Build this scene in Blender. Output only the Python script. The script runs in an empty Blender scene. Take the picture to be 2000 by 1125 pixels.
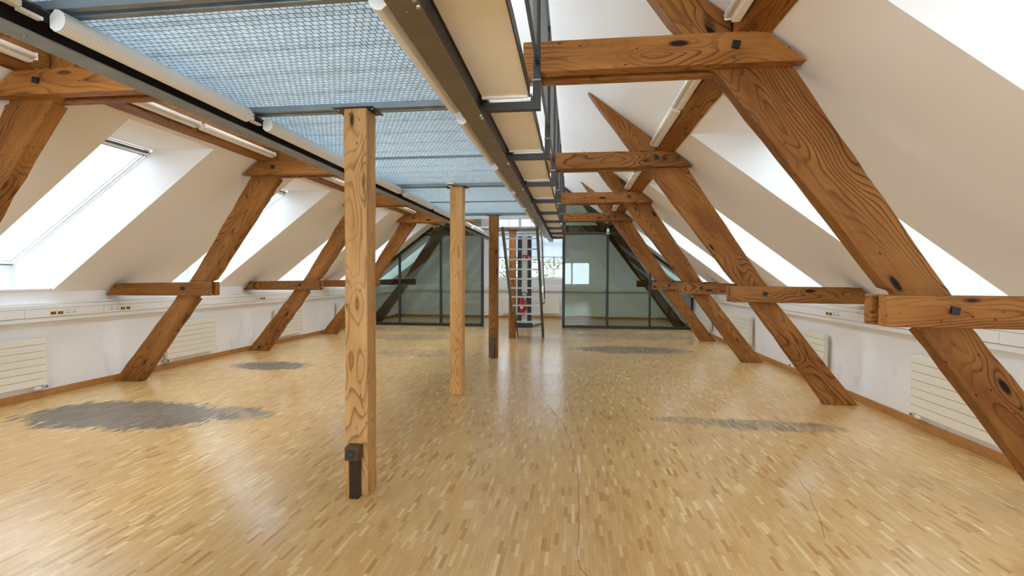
import bpy, bmesh, math, random
from mathutils import Vector, Matrix
from math import sin, cos, tan, pi, atan2, sqrt

S = bpy.context.scene
COL = S.collection
# ------------------------------------------------------------------ camera
F_PX, YAW, PITCH, ROLL, EYE = 960.0, .12328, .02362, .00377, 1.5
cam_d = bpy.data.cameras.new('camera')
cam = bpy.data.objects.new('camera', cam_d)
COL.objects.link(cam)
cam_d.sensor_fit = 'HORIZONTAL'
cam_d.sensor_width = 36
cam_d.lens = 36 * F_PX / 2000
cam_d.clip_start = .02
cam_d.clip_end = 200
cam.matrix_world = (Matrix.Translation((0, 0, EYE)) @ Matrix.Rotation(YAW, 4, 'Z')
                    @ Matrix.Rotation(pi / 2 - PITCH, 4, 'X') @ Matrix.Rotation(ROLL, 4, 'Z'))
S.camera = cam
# ------------------------------------------------------------------ world, exposure
S.view_settings.view_transform = 'Standard'
S.view_settings.look = 'None'
S.view_settings.gamma = 1
S.view_settings.exposure = 1.66
S.view_settings.use_curve_mapping = False
S.cycles.max_bounces = 14
S.cycles.diffuse_bounces = 10
S.cycles.glossy_bounces = 5
S.cycles.transparent_max_bounces = 16
S.cycles.transmission_bounces = 6
S.cycles.sample_clamp_indirect = 6
S.cycles.caustics_reflective = False
S.cycles.caustics_refractive = False
S.cycles.use_denoising = True
W = bpy.data.worlds.new('overcast_sky')
S.world = W
W.use_nodes = True
wb = W.node_tree.nodes['Background']
wb.inputs['Color'].default_value = (.86, .93, 1.0, 1)
wb.inputs['Strength'].default_value = 6.0

# ------------------------------------------------------------------ layout constants (metres)
XC = -1.505                       # ridge line
XR, XL = 3.45, -6.46              # knee walls
Y0, YB = -4.0, 17.6               # back wall, far wall
TR0, TRD = 3.299, 2.876           # roof trusses
def zroof(a): return 3.803 - .762 * (a - .147)      # a = X on the right side
def mx(a): return 2 * XC - a                        # mirrored X on the left side
SKY = [(4.25 + 2.83 * k, 5.37 + 2.83 * k) for k in range(-1, 5)]   # rows of roof windows
TOPA, TOPZ = 1.21, 3.0
WA0, WZ0, WA1, WZ1 = 2.02, 3.0, 3.98, 1.62          # roof window plane (a, z)
SILLZ = 1.31
GY = 14.42                                          # glass partition

# ------------------------------------------------------------------ node helpers
def new_mat(name):
    m = bpy.data.materials.new(name)
    m.use_nodes = True
    nt = m.node_tree
    nt.nodes.clear()
    out = nt.nodes.new('ShaderNodeOutputMaterial')
    return m, nt, out
def N(nt, t, ins=None, **props):
    n = nt.nodes.new('ShaderNode' + t)
    for k, v in props.items(): setattr(n, k, v)
    for k, v in (ins or {}).items():
        s = n.inputs[k]
        if isinstance(v, bpy.types.NodeSocket): nt.links.new(v, s)
        else: s.default_value = v
    return n
def M(nt, op, a, b=0.0, c=0.0):
    n = nt.nodes.new('ShaderNodeMath'); n.operation = op
    for i, v in enumerate((a, b, c)):
        if isinstance(v, bpy.types.NodeSocket): nt.links.new(v, n.inputs[i])
        else: n.inputs[i].default_value = v
    return n.outputs[0]
def ramp(nt, fac, stops, interp='LINEAR'):
    n = nt.nodes.new('ShaderNodeValToRGB'); nt.links.new(fac, n.inputs[0])
    cr = n.color_ramp; cr.interpolation = interp
    while len(cr.elements) > 1: cr.elements.remove(cr.elements[0])
    cr.elements[0].position = stops[0][0]; cr.elements[0].color = (*stops[0][1], 1)
    for p, c in stops[1:]:
        e = cr.elements.new(p); e.color = (*c, 1)
    return n.outputs[0]
def mixc(nt, fac, a, b, blend='MIX'):
    n = nt.nodes.new('ShaderNodeMix'); n.data_type = 'RGBA'; n.blend_type = blend
    for i, v in ((0, fac), (6, a), (7, b)):
        if isinstance(v, bpy.types.NodeSocket): nt.links.new(v, n.inputs[i])
        elif i == 0: n.inputs[0].default_value = v
        else: n.inputs[i].default_value = (*v, 1) if len(v) == 3 else v
    return n.outputs[2]
def srgb(r, g, b):
    f = lambda c: (c / 12.92 if c <= .04045 else ((c + .055) / 1.055) ** 2.4)
    return tuple(f(v / 255) for v in (r, g, b))
def bsdf(nt, out, **ins):
    n = nt.nodes.new('ShaderNodeBsdfPrincipled')
    for k, v in ins.items():
        k = k.replace('_', ' ')
        s = n.inputs[k]
        if isinstance(v, bpy.types.NodeSocket): nt.links.new(v, s)
        else: s.default_value = (*v, 1) if isinstance(v, tuple) and len(v) == 3 else v
    nt.links.new(n.outputs[0], out.inputs[0])
    return n
def bump(nt, h, strength=.3, dist=.01):
    return N(nt, 'Bump', {'Height': h, 'Strength': strength, 'Distance': dist}).outputs[0]
def plain(name, col, rough=.5, metal=0., noise=.0, nscale=20, **kw):
    m, nt, out = new_mat(name)
    c = col
    if noise:
        tc = N(nt, 'TexCoord').outputs['Object']
        no = N(nt, 'TexNoise', {'Vector': tc, 'Scale': nscale, 'Detail': 4.}).outputs[0]
        c = ramp(nt, no, [(.3, tuple(v * (1 - noise) for v in col)), (.7, tuple(min(1, v * (1 + noise)) for v in col))])
    bsdf(nt, out, Base_Color=c, Roughness=rough, Metallic=metal, **kw)
    return m

# ------------------------------------------------------------------ materials
def wood(name, light, mid, dark, ringf=16., seed=0., contrast=1., rough=.55):
    """solid-timber material: rings round a wandering heart, knots, streaks; object X runs along the grain"""
    m, nt, out = new_mat(name)
    tc = N(nt, 'TexCoord').outputs['Object']
    rnd = N(nt, 'ObjectInfo').outputs['Random']
    off = N(nt, 'CombineXYZ', {'X': M(nt, 'MULTIPLY', rnd, 37.3), 'Y': M(nt, 'MULTIPLY_ADD', rnd, .09, -.045), 'Z': M(nt, 'MULTIPLY', rnd, .05)}).outputs[0]
    p = N(nt, 'VectorMath', {0: tc, 1: off}, operation='ADD').outputs[0]
    sx = N(nt, 'SeparateXYZ', {0: p})
    def scl(a, b, c): return N(nt, 'VectorMath', {0: p, 1: (a, b, c)}, operation='MULTIPLY').outputs[0]
    # knots
    vor = N(nt, 'TexVoronoi', {'Vector': scl(1.7, 5.5, 5.5), 'Scale': 1., 'Randomness': 1.})
    kd = vor.outputs['Distance']
    knot = ramp(nt, kd, [(.0, (1, 1, 1)), (.075, (1, 1, 1)), (.13, (0, 0, 0))])
    halo = ramp(nt, kd, [(.0, (1, 1, 1)), (.34, (0, 0, 0))])
    n1 = N(nt, 'TexNoise', {'Vector': scl(.9, 3.2, 3.2), 'Scale': 1., 'Detail': 2., 'Roughness': .45}).outputs[0]
    r = M(nt, 'SQRT', M(nt, 'ADD', M(nt, 'POWER', M(nt, 'ADD', sx.outputs[1], .03), 2.), M(nt, 'POWER', M(nt, 'ADD', sx.outputs[2], -.02), 2.)))
    v = M(nt, 'ADD', M(nt, 'MULTIPLY', r, 1.5), M(nt, 'MULTIPLY', n1, 1.2))
    v = M(nt, 'ADD', v, M(nt, 'MULTIPLY', halo, .16))
    fr = M(nt, 'FRACT', M(nt, 'MULTIPLY', v, ringf))
    ring = ramp(nt, fr, [(0., (0, 0, 0)), (.6, (.08, .08, .08)), (.88, (1, 1, 1)), (.96, (.9, .9, .9)), (1., (0, 0, 0))])
    # fade rings in patches so that they do not cover everything evenly
    pat = N(nt, 'TexNoise', {'Vector': scl(.7, 4, 4), 'Scale': 1.3, 'Detail': 1.}).outputs[0]
    pat = ramp(nt, pat, [(.36, (.12, .12, .12)), (.62, (1, 1, 1))])
    fine = N(nt, 'TexNoise', {'Vector': scl(2.5, 70, 70), 'Scale': 1., 'Detail': 3.}).outputs[0]
    big = N(nt, 'TexNoise', {'Vector': scl(1.1, 5, 5), 'Scale': 1., 'Detail': 3., 'Roughness': .6}).outputs[0]
    base = ramp(nt, big, [(.28, mid), (.68, light)])
    base = mixc(nt, M(nt, 'MULTIPLY', M(nt, 'SUBTRACT', fine, .35), .55), base, dark)
    tone = M(nt, 'MULTIPLY_ADD', rnd, .3, .86)
    c = mixc(nt, M(nt, 'MULTIPLY', M(nt, 'MULTIPLY', ring, pat), .8 * contrast), base, dark)
    c = mixc(nt, M(nt, 'MULTIPLY', M(nt, 'MULTIPLY', halo, halo), .35), c, dark)
    c = mixc(nt, knot, c, tuple(v * .28 for v in dark))
    # small borer holes and dirt specks
    v2 = N(nt, 'TexVoronoi', {'Vector': scl(7, 16, 16), 'Scale': 1.}).outputs['Distance']
    sp = ramp(nt, v2, [(0., (1, 1, 1)), (.07, (1, 1, 1)), (.1, (0, 0, 0))])
    c = mixc(nt, M(nt, 'MULTIPLY', sp, .75), c, tuple(v * .2 for v in dark))
    # drying cracks
    cr = N(nt, 'TexNoise', {'Vector': scl(.8, 16, 16), 'Scale': 1., 'Detail': 2.}).outputs[0]
    crk = ramp(nt, cr, [(.49, (0, 0, 0)), (.4955, (1, 1, 1)), (.5, (1, 1, 1)), (.506, (0, 0, 0))])
    crm = ramp(nt, N(nt, 'TexNoise', {'Vector': scl(1.3, 3, 3), 'Scale': 1.7}).outputs[0], [(.5, (0, 0, 0)), (.6, (1, 1, 1))])
    c = mixc(nt, M(nt, 'MULTIPLY', M(nt, 'MULTIPLY', crk, crm), .6), c, tuple(v * .15 for v in dark))
    c = mixc(nt, 1., c, N(nt, 'CombineXYZ', {'X': tone, 'Y': tone, 'Z': tone}).outputs[0], 'MULTIPLY')
    h = M(nt, 'SUBTRACT', M(nt, 'MULTIPLY', big, .8), M(nt, 'MULTIPLY', ring, .12))
    bsdf(nt, out, Base_Color=c, Roughness=rough, Normal=bump(nt, h, .35, .01), Specular_IOR_Level=.22)
    return m
WOOD_O = wood('oiled_spruce', srgb(166, 113, 55), srgb(126, 76, 29), srgb(50, 21, 6))
WOOD_P = wood('pale_spruce', srgb(216, 172, 112), srgb(194, 144, 84), srgb(116, 66, 26), ringf=17., contrast=.8)
WOOD_T = plain('baseboard_wood', srgb(176, 124, 66), .45, noise=.12, nscale=8)
WOOD_L = plain('light_joist_wood', srgb(214, 170, 112), .5, noise=.1, nscale=8)

def wall_mat(name, col, b=.12):
    m, nt, out = new_mat(name)
    tc = N(nt, 'TexCoord').outputs['Object']
    n1 = N(nt, 'TexNoise', {'Vector': tc, 'Scale': 160., 'Detail': 3.}).outputs[0]
    n2 = N(nt, 'TexNoise', {'Vector': tc, 'Scale': .9, 'Detail': 4.}).outputs[0]
    c = ramp(nt, n2, [(.3, tuple(v * .965 for v in col)), (.7, col)])
    bsdf(nt, out, Base_Color=c, Roughness=.85, Normal=bump(nt, n1, b, .004))
    return m
WHITE = wall_mat('matte_white_paint', (.87, .86, .84))
WHITE2 = wall_mat('rough_wallpaper_white', (.84, .84, .835), .3)

# kneewall paint with scuffs in grey
def scuffed():
    m, nt, out = new_mat('scuffed_white_wall')
    g = N(nt, 'NewGeometry').outputs['Position']
    s = N(nt, 'SeparateXYZ', {0: g})
    v = N(nt, 'CombineXYZ', {'X': M(nt, 'MULTIPLY', s.outputs[1], 2.), 'Y': M(nt, 'MULTIPLY', s.outputs[2], .7), 'Z': M(nt, 'MULTIPLY', s.outputs[0], .1)}).outputs[0]
    n = N(nt, 'TexNoise', {'Vector': v, 'Scale': 2.4, 'Detail': 6., 'Roughness': .7}).outputs[0]
    zz = ramp(nt, s.outputs[2], [(.0, (1, 1, 1)), (.35, (1, 1, 1)), (.9, (0, 0, 0))])
    f = M(nt, 'MULTIPLY', ramp(nt, n, [(.55, (0, 0, 0)), (.75, (1, 1, 1))]), zz)
    c = mixc(nt, M(nt, 'MULTIPLY', f, .45), (.85, .85, .845), (.5, .51, .53))
    fine = N(nt, 'TexNoise', {'Vector': g, 'Scale': 220., 'Detail': 2.}).outputs[0]
    bsdf(nt, out, Base_Color=c, Roughness=.8, Normal=bump(nt, fine, .3, .003))
    return m
SCUFF = scuffed()

def parquet():
    m, nt, out = new_mat('small_strip_parquet')
    pos = N(nt, 'NewGeometry').outputs['Position']
    s = N(nt, 'SeparateXYZ', {0: pos})
    x, y = s.outputs[0], s.outputs[1]
    W_, L_ = .0235, .13
    cx = M(nt, 'FLOOR', M(nt, 'DIVIDE', x, W_))
    fx = M(nt, 'FRACT', M(nt, 'DIVIDE', x, W_))
    offs = N(nt, 'TexWhiteNoise', {'W': cx}, noise_dimensions='1D').outputs['Value']
    yy = M(nt, 'ADD', M(nt, 'DIVIDE', y, L_), M(nt, 'MULTIPLY', offs, 7.))
    cy = M(nt, 'FLOOR', yy); fy = M(nt, 'FRACT', yy)
    cell = N(nt, 'CombineXYZ', {'X': cx, 'Y': cy}).outputs[0]
    wn = N(nt, 'TexWhiteNoise', {'Vector': cell}, noise_dimensions='3D')
    rv = wn.outputs['Value']
    col = ramp(nt, rv, [(0., srgb(190, 144, 88)), (.06, srgb(202, 160, 100)), (.1, srgb(214, 174, 115)), (.5, srgb(218, 181, 121)), (.9, srgb(224, 189, 129)), (.95, srgb(234, 202, 146)), (1., srgb(240, 212, 160))])
    # warmer and paler zones over the room
    zn = N(nt, 'TexNoise', {'Vector': pos, 'Scale': .55, 'Detail': 3.}).outputs[0]
    col = mixc(nt, M(nt, 'MULTIPLY', ramp(nt, zn, [(.4, (0, 0, 0)), (.65, (1, 1, 1))]), .3), col, srgb(190, 142, 92))
    gr = N(nt, 'TexNoise', {'Vector': N(nt, 'VectorMath', {0: pos, 1: (300., 14., 1.)}, operation='MULTIPLY').outputs[0], 'Scale': 1., 'Detail': 2.}).outputs[0]
    col = mixc(nt, M(nt, 'MULTIPLY', gr, .16), col, srgb(150, 104, 60))
    ex = M(nt, 'MINIMUM', fx, M(nt, 'SUBTRACT', 1., fx)); ey = M(nt, 'MINIMUM', fy, M(nt, 'SUBTRACT', 1., fy))
    jx = M(nt, 'LESS_THAN', ex, .035); jy = M(nt, 'LESS_THAN', ey, .0065)
    jn = M(nt, 'MAXIMUM', jx, jy)
    jf = N(nt, 'TexNoise', {'Vector': N(nt, 'VectorMath', {0: cell, 1: (.07, .5, 1.)}, operation='MULTIPLY').outputs[0], 'Scale': 1., 'Detail': 2.}).outputs[0]
    jn = M(nt, 'MULTIPLY', jn, M(nt, 'MULTIPLY_ADD', jf, .9, -.1))
    # worn grey patches: centre, half sizes, turn, strength
    total = None
    warp = N(nt, 'TexNoise', {'Vector': N(nt, 'VectorMath', {0: pos, 1: (2.6, 1.1, 1.)}, operation='MULTIPLY').outputs[0], 'Scale': 1., 'Detail': 5., 'Roughness': .65}).outputs[0]
    for (px, py, rx, ry, st) in [(-4.78, 4.72, 1.0, .5, 3.), (-3.75, 4.9, .6, .24, .9), (-4.95, 7.6, .62, .36, 2.2), (1.2, 10.3, 1.15, .5, 1.2), (1.4, 12.7, 1.9, .75, .55),
                                 (1.95, 5.22, .66, .2, .75), (1.2, 5.3, .35, .12, .5), (-4.0, 11.6, 1.1, .6, .5), (-3.0, 9.3, 1.0, .5, .4), (-4.6, 13.3, 1.4, .5, .5), (.3, 12.2, .8, 1.2, .25)]:
        d = M(nt, 'ADD', M(nt, 'POWER', M(nt, 'DIVIDE', M(nt, 'SUBTRACT', x, px), rx), 2.), M(nt, 'POWER', M(nt, 'DIVIDE', M(nt, 'SUBTRACT', y, py), ry), 2.))
        d = M(nt, 'ADD', M(nt, 'SQRT', d), M(nt, 'MULTIPLY_ADD', warp, .7, -.35))
        d = M(nt, 'ADD', d, M(nt, 'MULTIPLY_ADD', rv, .34, -.17))
        f = N(nt, 'MapRange', {'Value': d, 'From Min': 1.12, 'From Max': .82, 'To Min': 0., 'To Max': st}).outputs[0]
        total = f if total is None else M(nt, 'MAXIMUM', total, f)
    total = M(nt, 'MINIMUM', M(nt, 'MULTIPLY', total, M(nt, 'MULTIPLY_ADD', wn.outputs['Color'], 1.3, .2)), 1.)
    gcol = ramp(nt, M(nt, 'ADD', M(nt, 'MULTIPLY', rv, .5), M(nt, 'MULTIPLY', warp, .5)), [(.2, srgb(74, 74, 75)), (.8, srgb(122, 119, 112))])
    col = mixc(nt, M(nt, 'MULTIPLY', total, .86), col, gcol)
    col = mixc(nt, M(nt, 'MULTIPLY', jn, .75), col, srgb(96, 64, 36))
    r1 = N(nt, 'TexNoise', {'Vector': pos, 'Scale': 3., 'Detail': 4.}).outputs[0]
    rough = M(nt, 'ADD', M(nt, 'MULTIPLY_ADD', r1, .22, .1), M(nt, 'MULTIPLY', total, .22))
    rough = M(nt, 'ADD', rough, M(nt, 'MULTIPLY', rv, .02))
    wave = N(nt, 'TexNoise', {'Vector': pos, 'Scale': 5., 'Detail': 2.}).outputs[0]
    h = M(nt, 'ADD', M(nt, 'MULTIPLY', wave, .6), M(nt, 'SUBTRACT', M(nt, 'MULTIPLY', rv, .015), M(nt, 'MULTIPLY', jn, .06)))
    bsdf(nt, out, Base_Color=col, Roughness=rough, Normal=bump(nt, h, .12, .01), Specular_IOR_Level=.4)
    return m
FLOOR_M = parquet()

def grating():
    """galvanised safety grating: metal strips with daylight passing through the slots"""
    m, nt, out = new_mat('galvanised_grating')
    pos = N(nt, 'NewGeometry').outputs['Position']
    wv = N(nt, 'TexNoise', {'Vector': pos, 'Scale': 9., 'Detail': 2.}).outputs['Color']
    p = N(nt, 'VectorMath', {0: pos, 1: N(nt, 'VectorMath', {0: wv, 1: (.012, .004, 0)}, operation='MULTIPLY').outputs[0]}, operation='ADD').outputs[0]
    br = N(nt, 'TexBrick', {'Vector': p, 'Color1': (.88, .88, .88, 1), 'Color2': (1, 1, 1, 1), 'Mortar': (.0, .0, .0, 1), 'Scale': 1., 'Mortar Size': .0028, 'Mortar Smooth': .35, 'Bias': 0., 'Brick Width': .036, 'Row Height': .036})
    f = br.outputs['Fac']
    no = N(nt, 'TexNoise', {'Vector': pos, 'Scale': 28., 'Detail': 4.}).outputs[0]
    c1 = mixc(nt, M(nt, 'MULTIPLY', f, .6), br.outputs['Color'], (.2, .25, .3))
    c2 = mixc(nt, 1., c1, ramp(nt, no, [(.3, (.62, .73, .79)), (.7, (.87, .95, .99))]), 'MULTIPLY')
    nb = bump(nt, M(nt, 'ADD', M(nt, 'MULTIPLY', f, -1.), M(nt, 'MULTIPLY', no, .5)), .7, .006)
    metal = N(nt, 'BsdfPrincipled', {'Base Color': c2, 'Roughness': .42, 'Metallic': .35, 'Normal': nb})
    tr = N(nt, 'BsdfTranslucent', {'Color': c2, 'Normal': nb})
    mix = N(nt, 'MixShader', {0: .58, 1: metal.outputs[0], 2: tr.outputs[0]})
    nt.links.new(mix.outputs[0], out.inputs[0])
    return m
GRATE = grating()
STEEL_D = plain('dark_anthracite_steel', srgb(66, 64, 62), .42, .55, noise=.12, nscale=6)
STEEL_B = plain('brown_grey_steel', srgb(118, 108, 92), .4, .5, noise=.1, nscale=5)
STEEL_W = plain('dark_brown_web', srgb(44, 30, 24), .5, .2)
STEEL_J = plain('galvanised_joist', srgb(130, 140, 146), .45, .5, noise=.15, nscale=9)
STEEL_S = plain('ladder_steel', srgb(112, 108, 98), .4, .55, noise=.1, nscale=8)
TREAD = plain('ladder_tread_metal', srgb(176, 182, 184), .4, .4, noise=.1, nscale=30)
FRAME_D = plain('partition_frame_dark', srgb(44, 48, 50), .4, .3)
WIRE = plain('galvanised_wire', srgb(128, 134, 134), .4, .6)
BEIGE = plain('white_board', (.90, .88, .84), .6, noise=.02, nscale=3)
LUM = plain('white_enamel', (.83, .82, .78), .28)
PLAST = plain('white_plastic', (.82, .82, .79), .38)
RAD = plain('radiator_enamel', srgb(232, 228, 212), .35)
RADL = plain('radiator_groove', srgb(120, 116, 104), .6)
BLACK = plain('black_plastic', (.02, .02, .02), .5)
CHROME = plain('chrome', (.6, .6, .6), .22, 1.)
BOLT = plain('blackened_iron', srgb(52, 54, 58), .4, .7)
RED = plain('fire_red', srgb(196, 18, 26), .35)
SIGNRED = plain('sign_red', srgb(170, 24, 22), .5)
SIGNW = plain('sign_white', (.85, .85, .85), .5)
BRONZE = plain('bronze_metal', srgb(92, 72, 54), .35, .6)
DUCTB = plain('dark_brown_duct', srgb(52, 30, 22), .35, .2)
CREAM = plain('cream_socket', srgb(240, 230, 200), .4)
AMBER = plain('brown_data_port', srgb(150, 104, 40), .5)
BLIND, bnt, bout = new_mat('roller_blind_cloth')
_m = N(bnt, 'MixShader', {0: .6, 1: N(bnt, 'BsdfDiffuse', {'Color': (.84, .86, .9, 1)}).outputs[0], 2: N(bnt, 'BsdfTranslucent', {'Color': (.84, .87, .93, 1)}).outputs[0]})
bnt.links.new(_m.outputs[0], bout.inputs[0])
SEAL = plain('dark_rubber_seal', (.03, .03, .035), .5)
LEAF = plain('foliage_green', srgb(92, 108, 70), .6, noise=.3, nscale=4)
BARK = plain('bark', srgb(90, 76, 60), .8)

def glass_mat(name, tint, base_refl=.01, k=1.):
    m, nt, out = new_mat(name)
    tr = N(nt, 'BsdfTransparent', {'Color': (*tint, 1)})
    gl = N(nt, 'BsdfGlossy', {'Color': (.95, 1, .98, 1), 'Roughness': .015})
    gm = N(nt, 'NewGeometry')
    dt = M(nt, 'ABSOLUTE', N(nt, 'VectorMath', {0: gm.outputs['Incoming'], 1: gm.outputs['Normal']}, operation='DOT_PRODUCT').outputs['Value'])
    fr = M(nt, 'MULTIPLY_ADD', M(nt, 'POWER', M(nt, 'SUBTRACT', 1., dt), 5.), .94, .03)
    f = M(nt, 'MINIMUM', M(nt, 'ADD', M(nt, 'MULTIPLY', fr, k), base_refl), 1.)
    mx_ = N(nt, 'MixShader', {0: f, 1: tr.outputs[0], 2: gl.outputs[0]})
    nt.links.new(mx_.outputs[0], out.inputs[0])
    return m
GLASS = glass_mat('window_glass', (.95, .98, 1.))
GLASS_S = glass_mat('shaded_roof_window_glass', (.42, .445, .465))
GLASS_T = glass_mat('tinted_partition_glass', (.60, .66, .62), .0, 1.2)
LUMC, lnt, lout = new_mat('perforated_light_cover')
_p = N(lnt, 'TexCoord').outputs['Object']
_s = N(lnt, 'SeparateXYZ', {0: _p})
_a = M(lnt, 'SUBTRACT', M(lnt, 'FRACT', M(lnt, 'MULTIPLY', _s.outputs[1], 90.)), .5)
_b = M(lnt, 'SUBTRACT', M(lnt, 'FRACT', M(lnt, 'MULTIPLY', M(lnt, 'ADD', _s.outputs[2], _s.outputs[0]), 90.)), .5)
_d = M(lnt, 'ADD', M(lnt, 'MULTIPLY', _a, _a), M(lnt, 'MULTIPLY', _b, _b))
_h = M(lnt, 'LESS_THAN', _d, .05)
bsdf(lnt, lout, Base_Color=mixc(lnt, M(lnt, 'MULTIPLY', _h, .6), (.83, .82, .79), (.12, .12, .12)), Roughness=.35)

# ------------------------------------------------------------------ mesh helpers
rng = random.Random(7)
def link(name, me, mat, parent=None, mw=None):
    o = bpy.data.objects.new(name, me)
    COL.objects.link(o)
    for m in (mat if isinstance(mat, (list, tuple)) else [mat]): me.materials.append(m)
    if parent is not None:
        o.parent = parent
        o.matrix_parent_inverse = WM[parent.name].inverted()
    if mw is not None: o.matrix_world = mw; 
    WM[o.name] = mw or Matrix.Identity(4)
    if parent is not None and mw is not None:
        o.matrix_basis = mw
    return o
WM = {}
def empty(name, loc=(0, 0, 0)):
    o = bpy.data.objects.new(name, None)
    o.empty_display_size = .1
    COL.objects.link(o)
    o.location = loc
    WM[o.name] = Matrix.Translation(loc)
    return o
def tag(o, label=None, cat=None, group=None, kind=None):
    if label: o['label'] = label
    if cat: o['category'] = cat
    if group: o['group'] = group
    if kind: o['kind'] = kind
    return o
def tocalc(bm, name):
    me = bpy.data.meshes.new(name)
    bmesh.ops.recalc_face_normals(bm, faces=bm.faces)
    bm.to_mesh(me); bm.free()
    return me
def bx(bm, x0, x1, y0, y1, z0, z1, mi=0):
    v = [bm.verts.new((x, y, z)) for x in (x0, x1) for y in (y0, y1) for z in (z0, z1)]
    for q in ((0, 1, 3, 2), (4, 6, 7, 5), (0, 4, 5, 1), (2, 3, 7, 6), (0, 2, 6, 4), (1, 5, 7, 3)):
        f = bm.faces.new([v[i] for i in q]); f.material_index = mi
def prism(bm, pts, axis, a, b, mi=0):
    """polygon pts in the plane across axis, extruded a..b"""
    def P(p, t): return {'x': (t, p[0], p[1]), 'y': (p[0], t, p[1]), 'z': (p[0], p[1], t)}[axis]
    v0 = [bm.verts.new(P(p, a)) for p in pts]; v1 = [bm.verts.new(P(p, b)) for p in pts]
    n = len(pts)
    bm.faces.new(v0).material_index = mi; bm.faces.new(v1[::-1]).material_index = mi
    for i in range(n):
        bm.faces.new((v0[i], v0[(i + 1) % n], v1[(i + 1) % n], v1[i])).material_index = mi
def tube(bm, pts, r, n=10, mi=0, cap=True, smooth=True):
    pts = [Vector(p) for p in pts]
    rings = []
    up = Vector((0, 0, 1))
    for i, p in enumerate(pts):
        d = (pts[min(i + 1, len(pts) - 1)] - pts[max(i - 1, 0)]).normalized()
        u = up if abs(d.dot(up)) < .9 else Vector((1, 0, 0))
        a = d.cross(u).normalized(); b = d.cross(a)
        rr = r[i] if isinstance(r, (list, tuple)) else r
        rings.append([bm.verts.new(p + a * (rr * cos(2 * pi * k / n)) + b * (rr * sin(2 * pi * k / n))) for k in range(n)])
    for i in range(len(rings) - 1):
        for k in range(n):
            f = bm.faces.new((rings[i][k], rings[i][(k + 1) % n], rings[i + 1][(k + 1) % n], rings[i + 1][k]))
            f.smooth = smooth; f.material_index = mi
    if cap:
        bm.faces.new(rings[0][::-1]).material_index = mi
        bm.faces.new(rings[-1]).material_index = mi
def bevel(o, w=.004, seg=2):
    m = o.modifiers.new('bevel', 'BEVEL'); m.width = w; m.segments = seg; m.limit_method = 'ANGLE'; m.angle_limit = .7
    return o
def obj(name, bm, mat, parent=None, bev=0, loc=None):
    if loc is not None:
        bmesh.ops.translate(bm, verts=bm.verts, vec=-Vector(loc))
        o = link(name, tocalc(bm, name), mat, parent, Matrix.Translation(loc))
    else:
        o = link(name, tocalc(bm, name), mat, parent)
    if bev: bevel(o, bev)
    return o
def box(name, x0, x1, y0, y1, z0, z1, mat, parent=None, bev=0):
    bm = bmesh.new(); c = ((x0 + x1) / 2, (y0 + y1) / 2, (z0 + z1) / 2)
    bx(bm, x0, x1, y0, y1, z0, z1)
    return obj(name, bm, mat, parent, bev, loc=c)
def dup(src, dy, label=None, group=None, dx=0.):
    c = src.copy(); COL.objects.link(c)
    c.location = src.location + Vector((dx, dy, 0))
    if label: c['label'] = label
    if group: c['group'] = group
    for ch in src.children:
        d = ch.copy(); COL.objects.link(d); d.parent = c; d.matrix_parent_inverse = ch.matrix_parent_inverse
        for g in ch.children:
            e = g.copy(); COL.objects.link(e); e.parent = d; e.matrix_parent_inverse = g.matrix_parent_inverse
    return c

def timber(name, rows, mat, parent=None, jit=.004, seed=1, bev=.009, axis_dir=None):
    """loft rows of (L, R, yfront, yback): L and R are (x, z) points of the two edges; the object's X runs along the timber"""
    r_ = random.Random(seed)
    # densify
    dense = []
    for i in range(len(rows) - 1):
        a, b = rows[i], rows[i + 1]
        d = sqrt((b[0][0] - a[0][0]) ** 2 + (b[0][1] - a[0][1]) ** 2)
        n = max(1, int(d / .16))
        for k in range(n):
            t = k / n
            dense.append(tuple((tuple(a[j][q] * (1 - t) + b[j][q] * t for q in (0, 1))) if j < 2 else a[j] * (1 - t) + b[j] * t for j in range(4)))
    dense.append(rows[-1])
    bm = bmesh.new(); rings = []
    for i, (L, R, yf, yb) in enumerate(dense):
        j = lambda: r_.uniform(-jit, jit) if 0 < i < len(dense) - 1 else 0
        p = [(L[0] + j(), yf + j() * .4, L[1]), (R[0] + j(), yf + j() * .4, R[1]), (R[0] + j(), yb + j() * .4, R[1]), (L[0] + j(), yb + j() * .4, L[1])]
        rings.append([bm.verts.new(q) for q in p])
    for a, b in zip(rings, rings[1:]):
        for k in range(4): bm.faces.new((a[k], a[(k + 1) % 4], b[(k + 1) % 4], b[k]))
    bm.faces.new(rings[0][::-1]); bm.faces.new(rings[-1])
    bmesh.ops.remove_doubles(bm, verts=bm.verts, dist=.0005)
    f, l = rows[0], rows[-1]
    c0 = Vector(((f[0][0] + f[1][0]) / 2, (f[2] + f[3]) / 2, (f[0][1] + f[1][1]) / 2))
    if axis_dir is None:
        q = rows[-2] if len(rows) > 2 else l
        c1 = Vector(((q[0][0] + q[1][0]) / 2, c0.y, (q[0][1] + q[1][1]) / 2))
        axis_dir = c1 - c0
    ex = Vector(axis_dir).normalized(); ey = Vector((0, 1, 0)) if abs(ex.y) < .9 else Vector((1, 0, 0)); ez = ex.cross(ey).normalized()
    mw = Matrix((( ex.x, ey.x, ez.x, c0.x), (ex.y, ey.y, ez.y, c0.y), (ex.z, ey.z, ez.z, c0.z), (0, 0, 0, 1)))
    bm.transform(mw.inverted())
    o = link(name, tocalc(bm, name), mat, parent, mw)
    if bev: bevel(o, bev, 2)
    return o
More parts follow.
